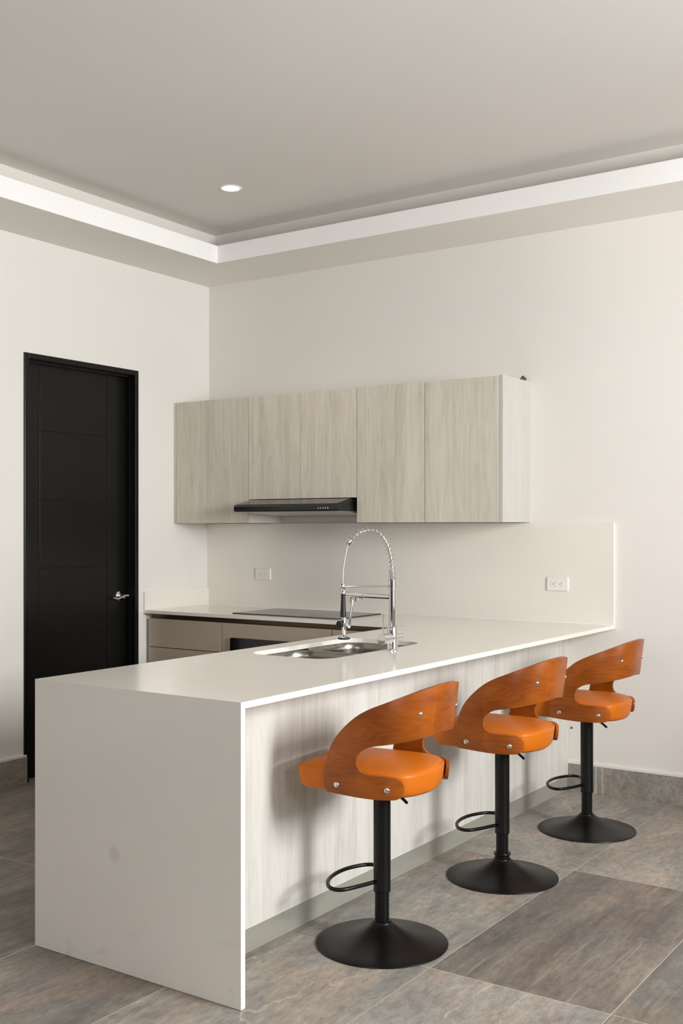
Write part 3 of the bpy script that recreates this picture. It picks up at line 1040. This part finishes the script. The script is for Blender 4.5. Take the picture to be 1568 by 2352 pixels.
# ------------------------------------------------------------------ bar stools
A0, B0, NN = .225, .195, 2.7
plan = [(-.2, -B0)]
for i in range(401):
    a = -math.pi / 2 + math.pi * i / 400
    plan.append((A0 * abs(math.cos(a)) ** (2 / NN), B0 * math.copysign(abs(math.sin(a)) ** (2 / NN), math.sin(a))))
plan.append((-.2, B0))
PS = [0.]
for p, q in zip(plan, plan[1:]):
    PS.append(PS[-1] + math.hypot(q[0] - p[0], q[1] - p[1]))
SM = .515            # arc length at the middle of the back
plan_low = [(-.2, -.199)]
for i in range(401):
    a = -math.pi / 2 + math.pi * i / 400
    plan_low.append((.212 * abs(math.cos(a)) ** .5, .199 * math.copysign(abs(math.sin(a)) ** .5, math.sin(a))))
plan_low.append((-.2, .199))
PL = [0.]
for p, q in zip(plan_low, plan_low[1:]):
    PL.append(PL[-1] + math.hypot(q[0] - p[0], q[1] - p[1]))


def along(P_, S_, s):
    s = min(max(s, 0), S_[-1] - 1e-9)
    lo, hi = 0, len(S_) - 1
    while hi - lo > 1:
        md = (lo + hi) // 2
        if S_[md] <= s:
            lo = md
        else:
            hi = md
    t_ = (s - S_[lo]) / (S_[hi] - S_[lo])
    return P_[lo][0] + (P_[hi][0] - P_[lo][0]) * t_, P_[lo][1] + (P_[hi][1] - P_[lo][1]) * t_


def shell_pt(s, z):
    xa_, ya_ = along(plan, PS, s)
    xl_, yl_ = along(plan_low, PL, s * PL[-1] / PS[-1])
    w_ = min(max((z - .60) / .16, 0), 1)
    w_ = w_ * w_ * (3 - 2 * w_)
    x, y = xl_ + (xa_ - xl_) * w_, yl_ + (ya_ - yl_) * w_
    k = min(max((x + .05) / .25, 0), 1)
    k = k * k * (3 - 2 * k)
    return Vector((x + .125 * (z - .655) * k, y, z))


half_outer = [(.0935, .5445), (.0835, .5600), (.081, .595), (.087, .634), (.098, .674), (.119, .718), (.154, .759), (.199, .799), (.240, .825), (.282, .845), (.321, .863), (.360, .8785), (.403, .8925), (.459, .902), (SM, .9045)]
half_low = [(.500, .7435), (.433, .738), (.372, .728), (.324, .7185), (.283, .711), (.245, .703), (.221, .691), (.204, .676), (.198, .657), (.201, .636), (.218, .619), (.248, .6125), (.289, .6125), (.328, .610), (.350, .602), (.364, .588), (.368, .568), (.362, .551), (.345, .5415),
            (.319, .539), (.273, .537), (.216, .537), (.154, .540), (.115, .543)]
left = catmull([Vector((a, b_)) for a, b_ in half_outer], 4)
lowr = catmull([Vector((SM, .744))] + [Vector((a, b_)) for a, b_ in half_low] + [Vector(half_outer[0])], 4)[1:-1]


def far_s(a, z):
    k = max(0., min(1., (a - .28) / .05)) if z < .65 else 0.
    return 2 * SM - a + .024 * k


outline = [tuple(p) for p in left] + [(2 * SM - p[0], p[1]) for p in left[-2::-1]] + [(far_s(p[0], p[1]), p[1]) for p in lowr[::-1]] + [(SM, .744)] + [tuple(p) for p in lowr]


def make_shell():
    bm = bmesh.new()
    vs = [bm.verts.new((a, 0, b_)) for a, b_ in outline]
    bm.faces.new(vs)
    s = .085
    while s < PS[-1]:
        bmesh.ops.bisect_plane(bm, geom=bm.verts[:] + bm.edges[:] + bm.faces[:], plane_co=(s, 0, 0), plane_no=(1, 0, 0), dist=1e-5)
        s += .0085
    uv = bm.loops.layers.uv.new('UVMap')
    for f in bm.faces:
        for l in f.loops:
            l[uv].uv = (l.vert.co.x, l.vert.co.z)
    for v in bm.verts:
        v.co = shell_pt(v.co.x, v.co.z)
    me = bpy.data.meshes.new('plywood_back')
    for f in bm.faces:
        c_ = f.calc_center_median()
        f.normal_update()
        if f.normal.x * (c_.x) + f.normal.y * c_.y < 0:
            f.normal_flip()
    bm.to_mesh(me)
    bm.free()
    me.materials.append(M['ply'])
    me.polygons.foreach_set('use_smooth', [True] * len(me.polygons))
    return me


def surf_normal(s, z):
    e_ = .002
    a = shell_pt(s + e_, z) - shell_pt(s - e_, z)
    b_ = shell_pt(s, z + e_) - shell_pt(s, z - e_)
    return a.cross(b_).normalized()


G = 'orange bar stools along the peninsula'


def make_stool(label):
    t_ = thing('bar_stool', label, 'bar stool', (0, 0, 0), 0, G)
    bm = bmesh.new()
    lathe(bm, [(0, .0006), (.2235, .0006), (.2248, .0025), (.224, .0050), (.212, .0085), (.19, .0125), (.16, .0185), (.13, .0260), (.102, .0345), (.078, .0440), (.058, .0550), (.044, .0645), (.036, .0700), (.0325, .0735), (.0325, .0765), (.0305, .078), (.0245, .078)], 96, cap=False)
    obj('base_plate', bm, M['black'], t_, 50)
    bm = bmesh.new()
    lathe(bm, [(.0245, .074), (.0245, .182)], 48)
    obj('lower_column', bm, M['black'], t_, 50)
    bm = bmesh.new()
    lathe(bm, [(.0255, .1765), (.0290, .1765), (.0295, .178), (.0295, .1835), (.0292, .185), (.0292, .528)], 48)
    obj('gas_lift_sleeve', bm, M['black'], t_, 50)
    bm = bmesh.new()
    P_ = catmull([(-.018, -.018, .2095), (-.036, -.060, .2095), (-.058, -.108, .2095), (-.078, -.140, .2095), (-.102, -.150, .2095), (-.130, -.137, .2095), (-.155, -.100, .2095), (-.172, -.055, .2095), (-.178, 0, .2095),
                  (-.172, .055, .2095), (-.155, .100, .2095), (-.130, .137, .2095), (-.102, .150, .2095), (-.078, .140, .2095), (-.058, .108, .2095), (-.036, .060, .2095), (-.018, .018, .2095)], 6)
    tube(bm, P_, .0068, 14)
    obj('footrest_ring', bm, M['black'], t_, 60)
    bm = boxes((-.085, .085, -.085, .085, .527, .5305))
    lathe(bm, [(.05, .512), (.05, .527)], 32)
    obj('seat_mount', bm, M['black'], t_, 30)
    bm = bmesh.new()
    P_ = catmull([(.0, .0, .521), (.045, -.002, .519), (.060, -.003, .512), (.083, -.004, .496), (.096, -.005, .486)], 5)
    tube(bm, P_, .0052, 10)
    obj('height_lever', bm, M['black'], t_, 60)
    # cushion
    half = [(-.150, -.180), (-.05, -.181), (.05, -.180), (.105, -.178), (.140, -.170), (.161, -.153), (.177, -.125), (.189, -.085), (.196, -.042)]
    cor = [(-.244 + .045 - .045 * math.sin(a_), -.180 + .045 - .045 * math.cos(a_)) for a_ in [math.radians(t2) for t2 in (90, 70, 50, 30, 10)]]
    front = [(-.2445, -.10), (-.245, -.04)]
    hp = front[::-1] + cor + half
    poly = [(x, y) for x, y in hp] + [(.198, 0)] + [(x, -y) for x, y in hp[::-1]] + [(-.245, 0)]
    poly = [(p_.x, p_.y) for p_ in catmull([Vector(q) for q in poly], 4, True)]
    bm = bmesh.new()
    R_ = []
    for ins, z in ((.11, .5305), (.035, .5310), (.018, .5345), (.011, .540), (.008, .548), (.004, .565), (.0015, .585), (0, .604), (.0002, .6095), (.0014, .6130), (.0030, .6145), (.0042, .6128), (.0052, .6130), (.0062, .6152), (.010, .6180), (.020, .6225), (.038, .6280), (.065, .6340), (.10, .6390), (.14, .6420)):
        k_ = 1 - ins / .2
        R_.append([(-.022 + (x + .022) * k_, y * k_, z + (.006 * abs(y / .18) if z < .545 else 0)) for x, y in poly])
    loft(bm, R_)
    obj('seat_cushion', bm, M['leather'], t_, 60)
    sh = bpy.data.objects.new('plywood_back', make_shell())
    COL.objects.link(sh)
    sh.parent = t_
    sm_ = sh.modifiers.new('thickness', 'SOLIDIFY')
    sm_.thickness, sm_.offset, sm_.use_even_offset = .012, -1, True
    bevel(sh, .0035, 3, 50)
    for s, z in ((.127, .571), (.311, .570), (.397, .813)):
        for sd_ in (0, 1):
            s_ = 2 * SM - s if sd_ else s
            p_, n_ = shell_pt(s_, z), surf_normal(s_, z)
            bm = bmesh.new()
            k_ = 1.33 if s < .39 else 1.15
            lathe(bm, [(.0072 * k_, -.001), (.0072 * k_, .0008), (.0066 * k_, .0022), (.0045 * k_, .0033), (.002 * k_, .0038), (0, .0039)], 24, frame_to(p_, n_), cap=False)
            obj('bolt', bm, M['bolt'], sh, 60)
            if s > .39:
                bm = bmesh.new()
                lathe(bm, [(.0060, -.001), (.0060, .0008), (.0045, .0020), (0, .0026)], 20, frame_to(p_ - n_ * .012, -n_), cap=False)
                obj('bolt', bm, M['bolt'], sh, 60)
    return t_


def copy_tree(o, parent=None):
    c_ = o.copy()
    COL.objects.link(c_)
    if parent is not None:
        c_.parent = parent
    for ch in list(o.children):
        copy_tree(ch, c_)
    return c_


s1 = make_stool('nearest orange bar stool, standing by the waterfall end of the peninsula')
s2 = copy_tree(s1)
s3 = copy_tree(s1)
for s, (x, y), dg, up, lab in ((s1, (2.8708, -2.4120), 6.5, 0, None), (s2, (2.8985, -1.5388), 3.3, .005, 'middle orange bar stool of the row, with a loose black ring on its post'), (s3, (2.9250, -.6917), 4.7, .005, 'farthest orange bar stool, standing nearest the back wall')):
    s.location = (x, y, 0)
    s.rotation_euler = (0, 0, math.radians(dg))
    if lab:
        s['label'] = lab
# loose collar on the middle stool
bm = bmesh.new()
lathe(bm, [(.0250, .090), (.0330, .090), (.0345, .0925), (.0345, .0955), (.0330, .098), (.0250, .098)], 40, cap=False)
lathe(bm, [(.0250, .0785), (.0290, .0785), (.0290, .0895), (.0250, .0895)], 40, cap=False)
obj('post_collar', bm, M['black'], s2, 50)

# ------------------------------------------------------------------ small things
bm = bmesh.new()
lathe(bm, [(.006, 0), (.006, .002), (.003, .005), (0, .0055)], 14, frame_to((2.568, -.0002, .335), (0, -1, 0)), cap=False)
tag(obj('wall_plug', bm, M['gola'], None, 60), 'tiny brown wall plug just right of the peninsula panel', 'wall plug')
bm = bmesh.new()
bmesh.ops.create_icosphere(bm, subdivisions=2, radius=.005)
random.seed(4)
for v in bm.verts:
    v.co *= .7 + .5 * random.random()
    v.co.z = v.co.z * .6 + .0032
tag(obj('plaster_crumb', bm, M['plastic'], None, 60, (2.5625, -2.955, .0004)), 'tiny white plaster crumb on the floor beside the waterfall end', 'crumb')
